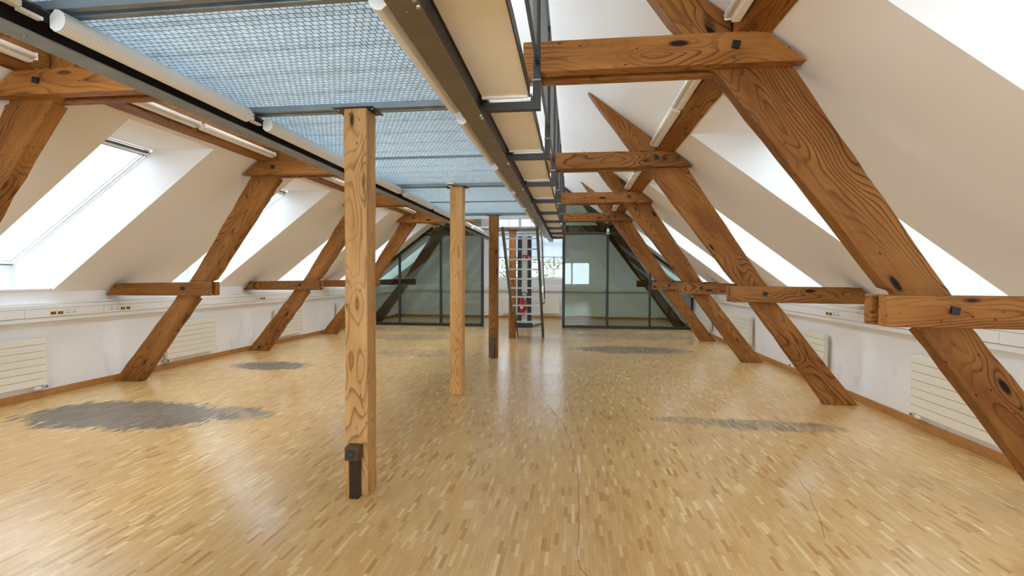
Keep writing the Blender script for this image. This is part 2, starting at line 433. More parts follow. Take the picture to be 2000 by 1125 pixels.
def nut(parent, x, y, z, r=.032, rot=.6):
    bm = bmesh.new()
    pts = [(x + r * cos(rot + k * pi / 2), z + r * sin(rot + k * pi / 2)) for k in range(4)]
    prism(bm, pts, 'y', y - .022, y)
    return obj('bolt', bm, BOLT, parent, .003, loc=(x, y, z))

# ------------------------------------------------------------------ setting: floor, walls, ceiling
def quadmesh(name, faces, mat, kind='structure', parent=None):
    bm = bmesh.new()
    for f in faces: bm.faces.new([bm.verts.new(p) for p in f])
    bmesh.ops.remove_doubles(bm, verts=bm.verts, dist=.0005)
    me = bpy.data.meshes.new(name); bm.to_mesh(me); bm.free()
    o = link(name, me, mat, parent)
    if kind: o['kind'] = kind
    return o
tag(box('floor', XL - .3, XR + .3, Y0 - .2, YB + .2, -.12, 0, FLOOR_M), kind='structure')
zk = zroof(XR)
tag(box('wall_right', XR, XR + .2, Y0, YB, 0, zk, SCUFF), kind='structure')
tag(box('wall_left', XL - .2, XL, Y0, YB, 0, zk, SCUFF), kind='structure')
# ceiling: both slopes with the reveals of the roof windows
RIDGE_A = XC
RGS = {1: (-1.3, -.62), -1: (-1.3, -.3)}      # unseen rooflights next to the ridge, added to brighten the room
faces = []
for side in (1, -1):
    X = (lambda a: a) if side > 0 else mx
    RG0, RG1 = RGS[side]
    ys = sorted({Y0, YB} | {v for w in SKY for v in w})
    for y0, y1 in zip(ys, ys[1:]):
        hole = (y0, y1) in SKY
        segs = [(RIDGE_A, RG0), (RG0, RG1), (RG1, TOPA), (TOPA, XR)]
        for i, (a0, a1) in enumerate(segs):
            if hole and (i == 3 or (i == 1 and y0 < GY)): continue
            faces.append([(X(a0), y0, zroof(a0)), (X(a1), y0, zroof(a1)), (X(a1), y1, zroof(a1)), (X(a0), y1, zroof(a0))])
    for y0, y1 in SKY:
        poly = [(TOPA, zroof(TOPA)), (WA0, WZ0), (WA1, WZ1), (WA1, SILLZ), (XR, SILLZ), (XR, zk)]
        for y in (y0, y1):
            faces.append([(X(a), y, z) for a, z in poly])
        faces.append([(X(TOPA), y0, zroof(TOPA)), (X(TOPA), y1, zroof(TOPA)), (X(WA0), y1, WZ0), (X(WA0), y0, WZ0)])
        faces.append([(X(WA1), y0, WZ1), (X(WA1), y1, WZ1), (X(WA1), y1, SILLZ), (X(WA1), y0, SILLZ)])
        faces.append([(X(WA1), y0, SILLZ), (X(WA1), y1, SILLZ), (X(XR), y1, SILLZ), (X(XR), y0, SILLZ)])
        faces.append([(X(XR), y0, SILLZ), (X(XR), y1, SILLZ), (X(XR), y1, zk), (X(XR), y0, zk)])
        # shaft of the added rooflight
        d = .3
        if y0 > GY: continue
        for a, b in ((RG0, RG0), (RG1, RG1)):
            faces.append([(X(a), y0, zroof(a)), (X(a), y1, zroof(a)), (X(a), y1, zroof(a) + d), (X(a), y0, zroof(a) + d)])
        for y in (y0, y1):
            faces.append([(X(RG0), y, zroof(RG0)), (X(RG1), y, zroof(RG1)), (X(RG1), y, zroof(RG1) + d), (X(RG0), y, zroof(RG0) + d)])
quadmesh('ceiling', faces, WHITE)
# gable walls
def gable(name, y, holes, mat):
    xs = sorted({XL, XC, XR} | {v for h in holes for v in h[:2]})
    fs = []
    zr = lambda x: zroof(x) if x >= XC else zroof(mx(x))
    for x0, x1 in zip(xs, xs[1:]):
        h = [q for q in holes if q[0] <= x0 and q[1] >= x1]
        if h:
            fs.append([(x0, y, 0), (x1, y, 0), (x1, y, h[0][2]), (x0, y, h[0][2])])
            fs.append([(x0, y, h[0][3]), (x1, y, h[0][3]), (x1, y, zr(x1)), (x0, y, zr(x0))])
        else: fs.append([(x0, y, 0), (x1, y, 0), (x1, y, zr(x1)), (x0, y, zr(x0))])
    return quadmesh(name, fs, mat)
EW = (-2.72, -.30, 1.42, 3.62)
gable('wall_far', YB, [EW], WHITE2)
BW = (-3.6, 1.1, .95, 2.45)  # opening for the added window behind the viewer
gable('wall_back', Y0, [BW], WHITE2)
fs = []
for a, b in (((EW[0], EW[2]), (EW[1], EW[2])), ((EW[1], EW[2]), (EW[1], EW[3])), ((EW[1], EW[3]), (EW[0], EW[3])), ((EW[0], EW[3]), (EW[0], EW[2]))):
    fs.append([(a[0], YB, a[1]), (b[0], YB, b[1]), (b[0], YB + .3, b[1]), (a[0], YB + .3, a[1])])
quadmesh('trim_1', fs, WHITE2)
# baseboards
tag(box('baseboard_left', XL, XL + .018, Y0, YB, 0, .085, WOOD_T, bev=.003), kind='structure')
tag(box('baseboard_right', XR - .018, XR, Y0, YB, 0, .085, WOOD_T, bev=.003), kind='structure')
tag(box('baseboard_far', XL + .02, XR - .02, YB - .018, YB, 0, .085, WOOD_T, bev=.003), kind='structure')

# roof windows (structure) with frame, pane and shade rail
wn = 0
for side in (1, -1):
    X = (lambda a: a) if side > 0 else mx
    for wi, (y0, y1) in enumerate(SKY):
        wn += 1
        e = tag(empty('window_%d' % wn, (X(3.0), (y0 + y1) / 2, 2.3)), kind='structure')
        # local frame along the window slope
        ux, uz = WA1 - WA0, WZ1 - WZ0
        Ls = sqrt(ux * ux + uz * uz); ux /= Ls; uz /= Ls
        nx, nz = -uz, ux       # outward normal (up)
        if nz < 0: nx, nz = -nx, -nz
        def Q(s, t): return (X(WA0 + ux * s + nx * t), WZ0 + uz * s + nz * t)
        bm = bmesh.new()
        fw = .03
        prism(bm, [Q(0, 0), Q(fw, 0), Q(fw, .05), Q(0, .05)], 'y', y0, y1)
        prism(bm, [Q(Ls - fw, 0), Q(Ls, 0), Q(Ls, .05), Q(Ls - fw, .05)], 'y', y0, y1)
        for ya in (y0, y1 - fw): prism(bm, [Q(0, 0), Q(Ls, 0), Q(Ls, .05), Q(0, .05)], 'y', ya, ya + fw)
        obj('window_frame', bm, PLAST, e, .004)
        bm = bmesh.new()
        prism(bm, [Q(fw, .03), Q(Ls - fw, .03), Q(Ls - fw, .038), Q(fw, .038)], 'y', y0 + fw, y1 - fw)
        obj('pane', bm, GLASS_S, e)
        bm = bmesh.new()
        prism(bm, [Q(.055, -.03), Q(.085, -.03), Q(.085, .0), Q(.055, .0)], 'y', y0 + .02, y1 - .02)
        obj('shade_rail', bm, PLAST, e, .004)
        bm = bmesh.new()
        for s in (.04, .095): prism(bm, [Q(s, -.02), Q(s + .009, -.02), Q(s + .009, .01), Q(s, .01)], 'y', y0 + .005, y1 - .005)
        prism(bm, [Q(Ls - .012, -.006), Q(Ls - .002, -.006), Q(Ls - .002, .01), Q(Ls - .012, .01)], 'y', y0 + .005, y1 - .005)
        obj('seal', bm, SEAL, e)
        # guide cords of the folded shade along the reveal
    bmS = bmesh.new()
    for (y0, y1) in SKY:
        xa, xb = sorted((X(XR - .03), X(WA1)))
        bx(bmS, xa, xb, y0 + .001, y1 - .001, SILLZ, SILLZ + .022)
    o = obj('trim_%d' % (2 if side > 0 else 3), bmS, LUM, None, .003); o['kind'] = 'structure'
# far casement window
e = tag(empty('window_%d' % (wn + 1), ((EW[0] + EW[1]) / 2, YB + .16, EW[2])), kind='structure')
bm = bmesh.new()
yw0, yw1 = YB + .14, YB + .2
cols = [EW[0], EW[0] + (EW[1] - EW[0]) / 3, EW[0] + 2 * (EW[1] - EW[0]) / 3, EW[1]]
for zz in ((EW[2], EW[2] + .06), (EW[3] - .06, EW[3]), (2.62, 2.7)): bx(bm, EW[0], EW[1], yw0, yw1, *zz)
for c in cols:
    bx(bm, max(c - .055, EW[0]), min(c + .055, EW[1]), yw0 - .01, yw1, EW[2], EW[3])
for c0, c1 in zip(cols, cols[1:]):
    bx(bm, (c0 + c1) / 2 - .015, (c0 + c1) / 2 + .015, yw0, yw1, EW[2], EW[3])
    bx(bm, c0, c1, yw0 + .01, yw1 - .01, 1.98, 2.01)
obj('window_frame', bm, PLAST, e, .004)
box('pane', EW[0] + .02, EW[1] - .02, yw0 + .025, yw0 + .031, EW[2] + .02, EW[3] - .02, GLASS_S, e)
bl = empty('roller_blind', ((EW[0] + EW[1]) / 2, YB + .07, 2.2))
tag(bl, 'white roller blinds pulled halfway down the gable window behind the ladder', 'blind')
for c0, c1 in zip(cols, cols[1:]):
    box('blind_cloth', c0 + .02, c1 - .02, YB + .068, YB + .071, 2.2, 3.22, BLIND, bl)
    box('bottom_bar', c0 + .02, c1 - .02, YB + .06, YB + .078, 2.175, 2.2, STEEL_J, bl)
    bm = bmesh.new(); tube(bm, [(c0 + .02, YB + .07, 3.24), (c1 - .02, YB + .07, 3.24)], .025, 12)
    obj('roller', bm, LUM, bl)

# unseen gable window behind the viewer, added to light surfaces facing the camera
e = tag(empty('window_%d' % (wn + 2), ((BW[0] + BW[1]) / 2, Y0, BW[2])), kind='structure')
bm = bmesh.new()
for zz in ((BW[2], BW[2] + .06), (BW[3] - .06, BW[3])): bx(bm, BW[0], BW[1], Y0 - .06, Y0, *zz)
for i in range(5):
    c = BW[0] + (BW[1] - BW[0]) * i / 4
    bx(bm, max(c - .05, BW[0]), min(c + .05, BW[1]), Y0 - .07, Y0, BW[2], BW[3])
obj('window_frame', bm, PLAST, e, .004)
box('pane', BW[0] + .02, BW[1] - .02, Y0 - .035, Y0 - .03, BW[2] + .02, BW[3] - .02, GLASS, e)

# portals: sampling guides at the openings, visible and added ones (they give no light of their own)
def portal(loc, rot, sx_, sy_):
    d = bpy.data.lights.new('window_portal', 'AREA'); d.shape = 'RECTANGLE'; d.size = sx_; d.size_y = sy_
    d.cycles.is_portal = True
    o = bpy.data.objects.new('window_portal', d); COL.objects.link(o); o.location = loc; o.rotation_euler = rot
ang = atan2(WZ0 - WZ1, WA1 - WA0)
for y0, y1 in SKY:
    for side in (1, -1):
        a = (WA0 + WA1) / 2 + .08; z = (WZ0 + WZ1) / 2 + .1
        portal((a if side > 0 else mx(a), (y0 + y1) / 2, z), (0, ang * side, 0), 2.4, y1 - y0)
        if y0 > GY: continue
        am = sum(RGS[side]) / 2
        portal((am if side > 0 else mx(am), (y0 + y1) / 2, zroof(am) + .3), (0, ang * side, 0), (RGS[side][1] - RGS[side][0]) * 1.257, y1 - y0)
portal(((EW[0] + EW[1]) / 2, YB + .28, (EW[2] + EW[3]) / 2), (-pi / 2, 0, 0), EW[1] - EW[0], EW[3] - EW[2])
portal(((BW[0] + BW[1]) / 2, Y0 - .15, (BW[2] + BW[3]) / 2), (pi / 2, 0, 0), BW[1] - BW[0], BW[3] - BW[2])

# ------------------------------------------------------------------ roof timbers
ORD = ['nearest', 'second', 'third', 'fourth', 'fifth']
def strut_rows(side, y):
    yb, yn = y + .118, y + .058
    if side > 0:
        pts = [(2.97, 3.325, 0, yb), (2.13, 2.43, 1.17, yb), (2.10, 2.41, 1.19, yn), (1.955, 2.28, 1.42, yn), (1.93, 2.26, 1.44, yb),
               (.91, 1.37, 2.80, yb), (.895, 1.35, 2.81, yn), (.76, 1.285, 2.93, yn), (.745, .985, 2.96, yn), (.72, .985, 3.03, yb), (.615, .985, 3.155, yb)]
        rows = [((l, z), (r, z), y, b) for l, r, z, b in pts]
        rows.append(((.17, 3.775), (.19, 3.765), y, yb))
    else:
        pts = [(-6.03, -6.435, 0, yb), (-5.15, -5.46, 1.17, yb), (-5.13, -5.45, 1.19, yn), (-4.925, -5.235, 1.42, yn), (-4.9, -5.215, 1.44, yb),
               (-3.93, -4.33, 2.80, yb), (-3.92, -4.31, 2.81, yn), (-3.80, -4.28, 2.92, yn), (-3.78, -3.94, 2.96, yn), (-3.74, -3.94, 3.03, yb), (-3.63, -3.94, 3.195, yb)]
        rows = [((l, z), (r, z), y, b) for l, r, z, b in pts]
        rows.append(((mx(.17), 3.775), (mx(.19), 3.765), y, yb))
    return rows
wh = {1: 'right', -1: 'left'}
def near_txt(k, side, what):
    s = wh[side]
    return {0: '%s on the %s side, the one closest to the viewer',
            1: '%s on the %s side, second from the viewer',
            2: '%s on the %s side, third from the viewer',
            3: '%s on the %s side, last one before the glass partition',
            4: '%s on the %s side, behind the glass partition'}[k] % (what, s)
for side in (1, -1):
    g = 'slanting roof struts on the %s side' % wh[side]
    for k in range(5):
        st = timber('roof_strut', strut_rows(side, TR0 + TRD * k), WOOD_O, seed=11 * k + side + 5, jit=.006 if side > 0 else .009, bev=.012)
        tag(st, near_txt(k, side, 'slanting brown timber strut'), 'strut', g)
    # collar beam pairs (upper) and tie beam pairs (lower)
    for k in range(5):
        y = TR0 + TRD * k
        cb = empty('collar_beam', ((.6 if side > 0 else -3.6), y, 2.82))
        for (ya, yb), dz in (((y - .1, y - .006), 0), ((y + .064, y + .14), -.003)):
            if side > 0:
                rows = [((-.33, 3.015 + dz), (-.33, 2.82 + dz), ya, yb), ((1.14, 3.01 + dz), (1.14, 2.818 + dz), ya, yb), ((1.165, 3.005 + dz), (1.40, 2.815 + dz), ya, yb)]
            else:
                rows = [((-2.45, 3.015 + dz), (-2.45, 2.825 + dz), ya, yb), ((-4.12, 3.015 + dz), (-4.12, 2.83 + dz), ya, yb), ((-4.14, 3.015 + dz), (-4.385, 2.835 + dz), ya, yb)]
            timber('plank', rows, WOOD_O, cb, seed=k * 3 + 40 + side, jit=.003, axis_dir=(side, 0, 0), bev=.006)
        nut(cb, .962 + .02 if side > 0 else -3.93, y - .1, 2.925 if side > 0 else 2.93)
        tag(cb, near_txt(k, side, 'horizontal double plank collar beam with pointed end under the slope'), 'beam', 'collar beams on the %s side' % wh[side])
        tb = empty('tie_beam', ((2.6 if side > 0 else -5.6), y, 1.2))
        for (ya, yb), dx in (((y - .1, y - .012), 0), ((y + .062, y + .136), 0 if side > 0 else .0)):
            if side > 0:
                rows = [((1.87, 1.395), (1.87, 1.205), ya, yb), ((3.26, 1.385), (3.26, 1.195), ya, yb), ((3.29, 1.38), (3.44, 1.195), ya, yb)]
            else:
                x0 = -4.89
                rows = [((x0, 1.41), (x0, 1.222), ya, yb), ((-6.27, 1.385), (-6.27, 1.217), ya, yb), ((-6.31, 1.375), (-6.45, 1.217), ya, yb)]
            timber('plank', rows, WOOD_O, tb, seed=k * 5 + 90 + side, jit=.003, axis_dir=(side, 0, 0), bev=.007 if side > 0 else .014)
        nut(tb, 2.234 if side > 0 else -5.26, y - .1, 1.308 if side > 0 else 1.32)
        tag(tb, near_txt(k, side, 'short horizontal double timber at knee wall height crossing the strut'), 'beam', 'low tie beams on the %s side' % wh[side])
    # purlin
    bm = bmesh.new()
    if side > 0: poly = [(.995, 2.985 + .03), (1.0, 3.13), (1.165, 3.012), (1.165, 3.018 - .001)]
    xa, xb = (1.0, 1.19) if side > 0 else (-3.95, -4.13)
    # lies on the collar beams, its outer edge against the slope
    s_ = 1 if side > 0 else -1
    a_in = 1.0 if side > 0 else mx(-3.95)
    a_out = a_in + .185
    zb = 3.018
    rows_y = [Y0 + .02 + i * .25 for i in range(int((GY - .2 - Y0) / .25))] + [GY - .08]
    rr = random.Random(3 + side); rings = []
    for i, yy in enumerate(rows_y):
        j = lambda q=.006: rr.uniform(-q, q)
        ztop_in = zroof(a_in) - .016
        zo = zroof(a_out) - .012
        pts = [(xa + j(), zb - .02 * 0), (xb + j(), min(zb, zo) - .012 + j(.003)), (xb + j(.002), zo), (xa + j(.003), ztop_in)]
        rings.append([bm.verts.new((p[0], yy, p[1])) for p in pts])
    for a, b in zip(rings, rings[1:]):
        for q in range(4): bm.faces.new((a[q], a[(q + 1) % 4], b[(q + 1) % 4], b[q]))
    bm.faces.new(rings[0][::-1]); bm.faces.new(rings[-1])
    mw = Matrix(((0, -1, 0, xa), (1, 0, 0, 5), (0, 0, 1, zb), (0, 0, 0, 1)))
    bm.transform(mw.inverted())
    pu = link('purlin', tocalc(bm, 'purlin'), WOOD_O, None, mw); bevel(pu, .008)
    tag(pu, 'long rough brown timber purlin running lengthwise on top of the %s collar beams' % wh[side], 'beam', 'purlins')
    # luminaires along the purlin, two per bay
    first = None; n = 0
    for k in range(-1, 4):
        for h in range(2):
            L = 1.24; ys = TR0 + TRD * k + .15 + .03 + h * 1.30
            if first is None:
                x0 = xa - s_ * .002
                e = empty('batten_light', (x0, ys, 3.08))
                bm = bmesh.new(); xs = sorted((x0 - s_ * .008, x0 - s_ * .062)); bx(bm, xs[0], xs[1], ys, ys + L, 3.035, 3.10)
                obj('housing', bm, LUM, e, .008)
                bm = bmesh.new(); tube(bm, [(x0 - s_ * .085, ys + .01, 3.075), (x0 - s_ * .085, ys + L - .01, 3.075)], .022, 16)
                obj('tube_cover', bm, LUM, e)
                bm = bmesh.new(); bx(bm, *sorted((x0 - s_ * .058, x0 - s_ * .07)), ys + .02, ys + L - .02, 3.045, 3.09)
                bx(bm, *sorted((x0 - s_ * .062, x0 - s_ * .10)), ys, ys + .012, 3.05, 3.1); bx(bm, *sorted((x0 - s_ * .062, x0 - s_ * .10)), ys + L - .012, ys + L, 3.05, 3.1)
                obj('end_bracket', bm, LUM, e, .002)
                first = (e, ys); o = e
            else: o = dup(first[0], ys - first[1])
            bay = {-1: 'before the nearest collar beam', 0: 'first to second collar beam', 1: 'second to third collar beam',
                   2: 'third to fourth collar beam', 3: 'behind the fourth collar beam'}[k]
            tag(o, 'slim white batten light, %s purlin, %s, %s half' % (wh[side], bay, ('nearer', 'farther')[h]), 'light', 'batten lights along the %s purlin' % wh[side])

# ------------------------------------------------------------------ wooden posts under the walkway
PX0, PX1 = -1.536, -1.377
PY = [3.165 + TRD * k for k in range(4)]
plabel = ['thick pale timber post closest to the viewer, with an outlet box at its foot', 'pale timber post, second in the row, with a smoke detector at its top',
          'timber post, third in the row, left of the ladder', 'timber post, last in the row, standing behind the ladder rungs']
for k, py in enumerate(PY):
    rows = []
    for i in range(2):
        z = [0, 2.625][i]
        rows.append(((PX0, z), (PX1, z), py, py + .158))
    p = timber('wooden_post', rows, WOOD_P if k < 1 else WOOD_O if k > 1 else WOOD_P, seed=200 + k, jit=.0025, bev=.008)
    tag(p, plabel[k], 'post', 'timber posts under the walkway')
    if k == 0:
        pass
def outlet_column(py, label, xx=-1.452):
    e = empty('outlet_column', (xx, py - .03, 0))
    bm = bmesh.new(); bx(bm, xx - .033, xx + .033, py - .052, py - .004, 0, .27); obj('duct', bm, DUCTB, e, .003)
    bm = bmesh.new(); bx(bm, xx - .046, xx + .046, py - .09, py - .004, .27, .362); b = obj('outlet_box', bm, BRONZE, e, .004)
    bm = bmesh.new()
    for q in range(3):
        a0 = pi / 2 + q * 2 * pi / 3
        pts = [(xx + .003 * cos(a0), .316 + .003 * sin(a0))] + [(xx + .034 * cos(a0 + .12 + t * (2 * pi / 3 - .24) / 6 ), .316 + .034 * sin(a0 + .12 + t * (2 * pi / 3 - .24) / 6)) for t in range(7)]
        prism(bm, pts, 'y', py - .0935, py - .0895)
    obj('socket_opening', bm, BLACK, b)
    bm = bmesh.new(); tube(bm, [(xx, py - .097, .316), (xx, py - .089, .316)], .004, 8); obj('screw', bm, CHROME, b)
    tag(e, label, 'socket', 'outlet columns on the posts')
outlet_column(PY[0], 'dark brown outlet box on a floor duct at the foot of the nearest post')
outlet_column(PY[2], 'dark outlet box on a floor duct at the foot of the third post')
# smoke detector on post 2
e = empty('smoke_detector', (-1.50, PY[1] - .05, 2.6))
for nm, r0, r1, z0, z1, mt in (('mounting_plate', .058, .058, 2.655, 2.672, PLAST), ('sensor_head', .052, .036, 2.655, 2.62, PLAST), ('sensor_grille', .037, .03, 2.62, 2.605, BLACK), ('cap', .03, .02, 2.605, 2.597, PLAST)):
    bm = bmesh.new(); tube(bm, [(-1.50, PY[1] - .125, z0), (-1.50, PY[1] - .125, z1)], [r0, r1], 24); obj(nm, bm, mt, e)
tag(e, 'round white smoke detector beside the top of the second post', 'smoke detector')

# ------------------------------------------------------------------ mezzanine walkway
MZ = empty('walkway', (XC, 8, 2.5))
tag(MZ, 'steel walkway with galvanised grating deck hung lengthwise under the ridge', 'walkway')
MY0, MY1 = -3.9, GY - .03
bi_, bo = .69, .567               # inner and outer edge of the right beam flange (distance left of x=0)
for side in (1, -1):
    def X(d): return -d if side > 0 else 2 * XC + d + .09
    xi, xo = X(bi_), X(bo)
    s_ = 1 if side > 0 else -1
    e = None
    bm = bmesh.new()
    lo, hi = sorted((xi, xo))
    bx(bm, lo, hi, MY0, MY1, 2.5, 2.508)                         # bottom flange
    bx(bm, lo, hi, MY0, MY1, 2.618, 2.626)                        # top flange
    y = 1.2
    while y < 14:
        tube(bm, [(xi + s_ * .06, y, 2.494), (xi + s_ * .06, y, 2.502)], .007, 8)
        y += .62
    b = obj('edge_beam', bm, STEEL_B if side > 0 else STEEL_J, MZ, .002)
    bm = bmesh.new(); w0, w1 = sorted((xo - s_ * .012, xo - s_ * .02)); bx(bm, w0, w1, MY0, MY1, 2.508, 2.618)
    obj('web', bm, STEEL_W, b)
# joists: double channels at the posts, single ones halfway
JY = [3.24 + TRD * .5 * i for i in range(-5, 9)]
XJ0, XJ1 = 2 * XC + bo + .105, -bo - .015
XI0, XI1 = 2 * XC + bi_ + .09, -bi_
for i, jy in enumerate(JY):
    if 10.2 < jy < 11.7 or jy > MY1: continue
    if i == 4: jy += .11
    bm = bmesh.new()
    if i % 2 == 1 or i == 4:     # at posts
        for d in (-.05, .016):
            bx(bm, XJ0, XJ1, jy + d, jy + d + .034, 2.628, 2.668)
    else:
        bx(bm, XJ0, XJ1, jy - .012, jy + .012, 2.65, 2.668)
    obj('joist', bm, STEEL_J, MZ, .003)
    if i % 2 == 1 and jy > 3:
        bm = bmesh.new(); bx(bm, PX0 - .075, PX1 + .05, jy - .09, jy + .1, 2.625, 2.6285)
        obj('head_plate', bm, STEEL_D, MZ)
        for xx in (PX0 - .05, PX1 + .03):
            bm = bmesh.new(); tube(bm, [(xx, jy - .05, 2.618), (xx, jy - .05, 2.6255)], .009, 6)
            obj('plate_bolt', bm, CHROME, MZ)
# deck planks
y = MY0
dk = 0
while y < MY1 - .02:
    y2 = min(y + .30, MY1)
    if not (9.95 < (y + y2) / 2 < 11.75):
        bm = bmesh.new(); bx(bm, XJ0, XJ1, y + .0015, y2 - .0015, 2.67, 2.695)
        obj('deck_plank', bm, GRATE, MZ)
    y = y2
# light wooden cross joist by the ladder opening
box('cross_joist', XI0 + .2, XI1 - .14, 11.97, 12.03, 2.60, 2.668, WOOD_L, MZ, .004)
# side boards and bracket arms on the right
ARMS = [1.75 + 1.29 * i for i in range(10)]
for i, ay in enumerate(ARMS):
    arm = empty_arm = None
    bm = bmesh.new()
    bx(bm, -.555, -.205, ay, ay + .05, 2.53, 2.58)
    bx(bm, -.255, -.205, ay, ay + .05, 2.58, 2.70)
    bx(bm, -.575, -.535, ay - .03, ay + .07, 2.585, 2.64)
    a_ = obj('bracket_arm', bm, STEEL_D, MZ, .003)
    bm = bmesh.new()
    for q in (0, .045): tube(bm, [(-.575, ay - .01 + q, 2.49), (-.575, ay - .01 + q, 2.51)], .008, 6)
    tube(bm, [(-.262, ay + .02, 2.62), (-.285, ay + .02, 2.62)], .009, 8)
    obj('arm_bolt', bm, CHROME, a_)
pa = [MY0] + ARMS + [MY1]
for a, b in zip(pa, pa[1:]):
    y0, y1 = a + .075 if a != MY0 else a, b - .02
    bm = bmesh.new(); bx(bm, -.562, -.272, y0, y1, 2.60, 2.618); sb = obj('side_board', bm, BEIGE, MZ, .002)
    bm = bmesh.new(); bx(bm, -.272, -.266, y0, y1, 2.592, 2.66); obj('edge_strip', bm, STEEL_D, sb)
    bm = bmesh.new(); bx(bm, -.562, -.28, y1 - .03, y1 - .012, 2.585, 2.6); obj('end_batten', bm, LUM, sb, .002)

# railing right
RL = empty('railing', (-.23, 8, 2.7))
tag(RL, 'grey steel railing with wire mesh infill along the right edge of the walkway', 'railing')
for ay in ARMS:
    box('railing_post', -.253, -.207, ay + .003, ay + .047, 2.701, 3.68, STEEL_J if False else STEEL_D, RL, .003)
    bm = bmesh.new(); bx(bm, -.258, -.202, ay - .002, ay + .052, 2.7012, 2.713); obj('collar_clip', bm, CHROME, RL)
bm = bmesh.new(); tube(bm, [(-.23, MY0, 3.70), (-.23, MY1, 3.70)], .021, 12); obj('top_rail', bm, STEEL_J, RL)
bm = bmesh.new(); bx(bm, -.236, -.216, MY0, MY1, 2.80, 2.83); obj('bottom_rail', bm, STEEL_D, RL)
for a, b in zip(pa, pa[1:]):
    y0, y1 = a + .06, b - .01
    bm = bmesh.new()
    n = int((y1 - y0) / .05)
    if y0 < 0:
        y0 = -1
        n = int((y1 - y0) / .05)
    for i in range(n + 1):
        yy = y0 + (y1 - y0) * i / n
        bx(bm, -.2315, -.2285, yy - .0015, yy + .0015, 2.83, 3.67)
    for i in range(17):
        zz = 2.84 + i * .05
        bx(bm, -.2285, -.2255, y0, y1, zz - .0015, zz + .0015)
    obj('mesh_panel', bm, WIRE, RL)
    bm = bmesh.new()
    for i in range(4):
        tube(bm, [(-.24, y0 + .02, 2.9 + i * .22), (-.215, y0 + .02, 2.9 + i * .22)], .007, 6)
    obj('mesh_clip', bm, CHROME, RL)

# walkway luminaires on both sides, one per joist bay
for side in (1, -1):
    s_ = 1 if side > 0 else -1
    x0 = -bi_ if side > 0 else XI0      # face of the beam's inner edge
    first = None
    for i, k in enumerate(range(-2, 8)):
        ys = 1.845 + 1.438 * k; L = 1.32
        if ys + L > MY1: continue
        if first is None:
            e = empty('strip_light', (x0, ys, 2.57))
            xs = sorted((x0 - s_ * .006, x0 - s_ * .05))
            bm = bmesh.new(); bx(bm, *xs, ys + .05, ys + L, 2.565, 2.612); obj('housing', bm, LUM, e, .006)
            bm = bmesh.new()
            cx, cz, r = x0 - s_ * .058, 2.572, .046
            n = 14
            ring = [(cx - s_ * r * cos(-1.75 + 3.4 * q / n) , cz + r * sin(-1.75 + 3.4 * q / n)) for q in range(n + 1)]
            ring += [(x0 - s_ * .03, cz + .02), (x0 - s_ * .03, cz - .028)]
            prism(bm, ring, 'y', ys, ys + L - .1); c_ = obj('perforated_cover', bm, LUMC, e, loc=(cx, ys, cz))
            bm = bmesh.new(); bx(bm, *sorted((x0 - s_ * .012, x0 - s_ * .04)), ys + L, ys + L + .085, 2.555, 2.568); obj('end_plate', bm, PLAST, e)
            bm = bmesh.new(); tube(bm, [(x0 - s_ * .045, ys + L - .02, 2.59), (x0 - s_ * .045, ys + L + .07, 2.60)], .006, 8); obj('cable', bm, BLACK, e)
            first = (e, ys); o = e
        else: o = dup(first[0], ys - first[1])
        words = ['above and behind the viewer', 'right above the viewer', 'in the nearest joist bay', 'just beyond the nearest post', 'two bays beyond the nearest post', 'just beyond the second post', 'two bays beyond the second post', 'just beyond the third post', 'at the ladder opening', 'beyond the ladder opening']
        tag(o, 'white perforated strip light inside the %s walkway beam, %s' % (wh[side], words[i]), 'light', 'strip lights along the %s walkway beam' % wh[side])

# ------------------------------------------------------------------ ladder
LD = empty('ladder', (-1.05, 12.1, 0))
tag(LD, 'steep grey steel ladder stair with flat treads leading up to the walkway', 'ladder')
def ly(z): return 12.19 - .88 * z
for xx, z0 in ((-.757, 0.), (-1.47, .58)):
    bm = bmesh.new()
    z1 = 2.51
    pts = [(ly(z0) - .02, z0), (ly(z0) + .09, z0), (ly(z1) + .09, z1), (ly(z1) - .02, z1)]
    prism(bm, pts, 'x', xx, xx + .055)
    obj('stile', bm, STEEL_S, LD, .003)
bm = bmesh.new(); prism(bm, [(ly(0) - .0, 0.), (ly(0) + .08, 0.), (ly(.8) + .08, .8), (ly(.8) + .0, .8)], 'x', -1.374, -1.35); obj('stile_foot', bm, STEEL_S, LD, .003)
for i in range(12):
    z = .203 + i * .21
    bm = bmesh.new(); x0 = -1.41 if i > 2 else -1.35
    bx(bm, x0, -.758, ly(z) - .005, ly(z) + .125, z - .012, z); bx(bm, x0, -.758, ly(z) - .005, ly(z) + .003, z - .035, z - .012)
    obj('tread', bm, TREAD, LD, .002)
bm = bmesh.new()
tube(bm, [(-.68, ly(2.3) + .22, 2.44), (-.66, ly(2.2) + .24, 2.28), (-.66, ly(.9) + .24, .98), (-.66, ly(.85) + .12, .88), (-.70, ly(.85) + .05, .86)], .012, 10)
obj('handrail', bm, STEEL_D, LD)
bm = bmesh.new()
bx(bm, -1.416, -.758, ly(2.5) + .01, ly(2.5) + .04, 2.465, 2.50)
obj('top_bar', bm, STEEL_S, LD, .002)

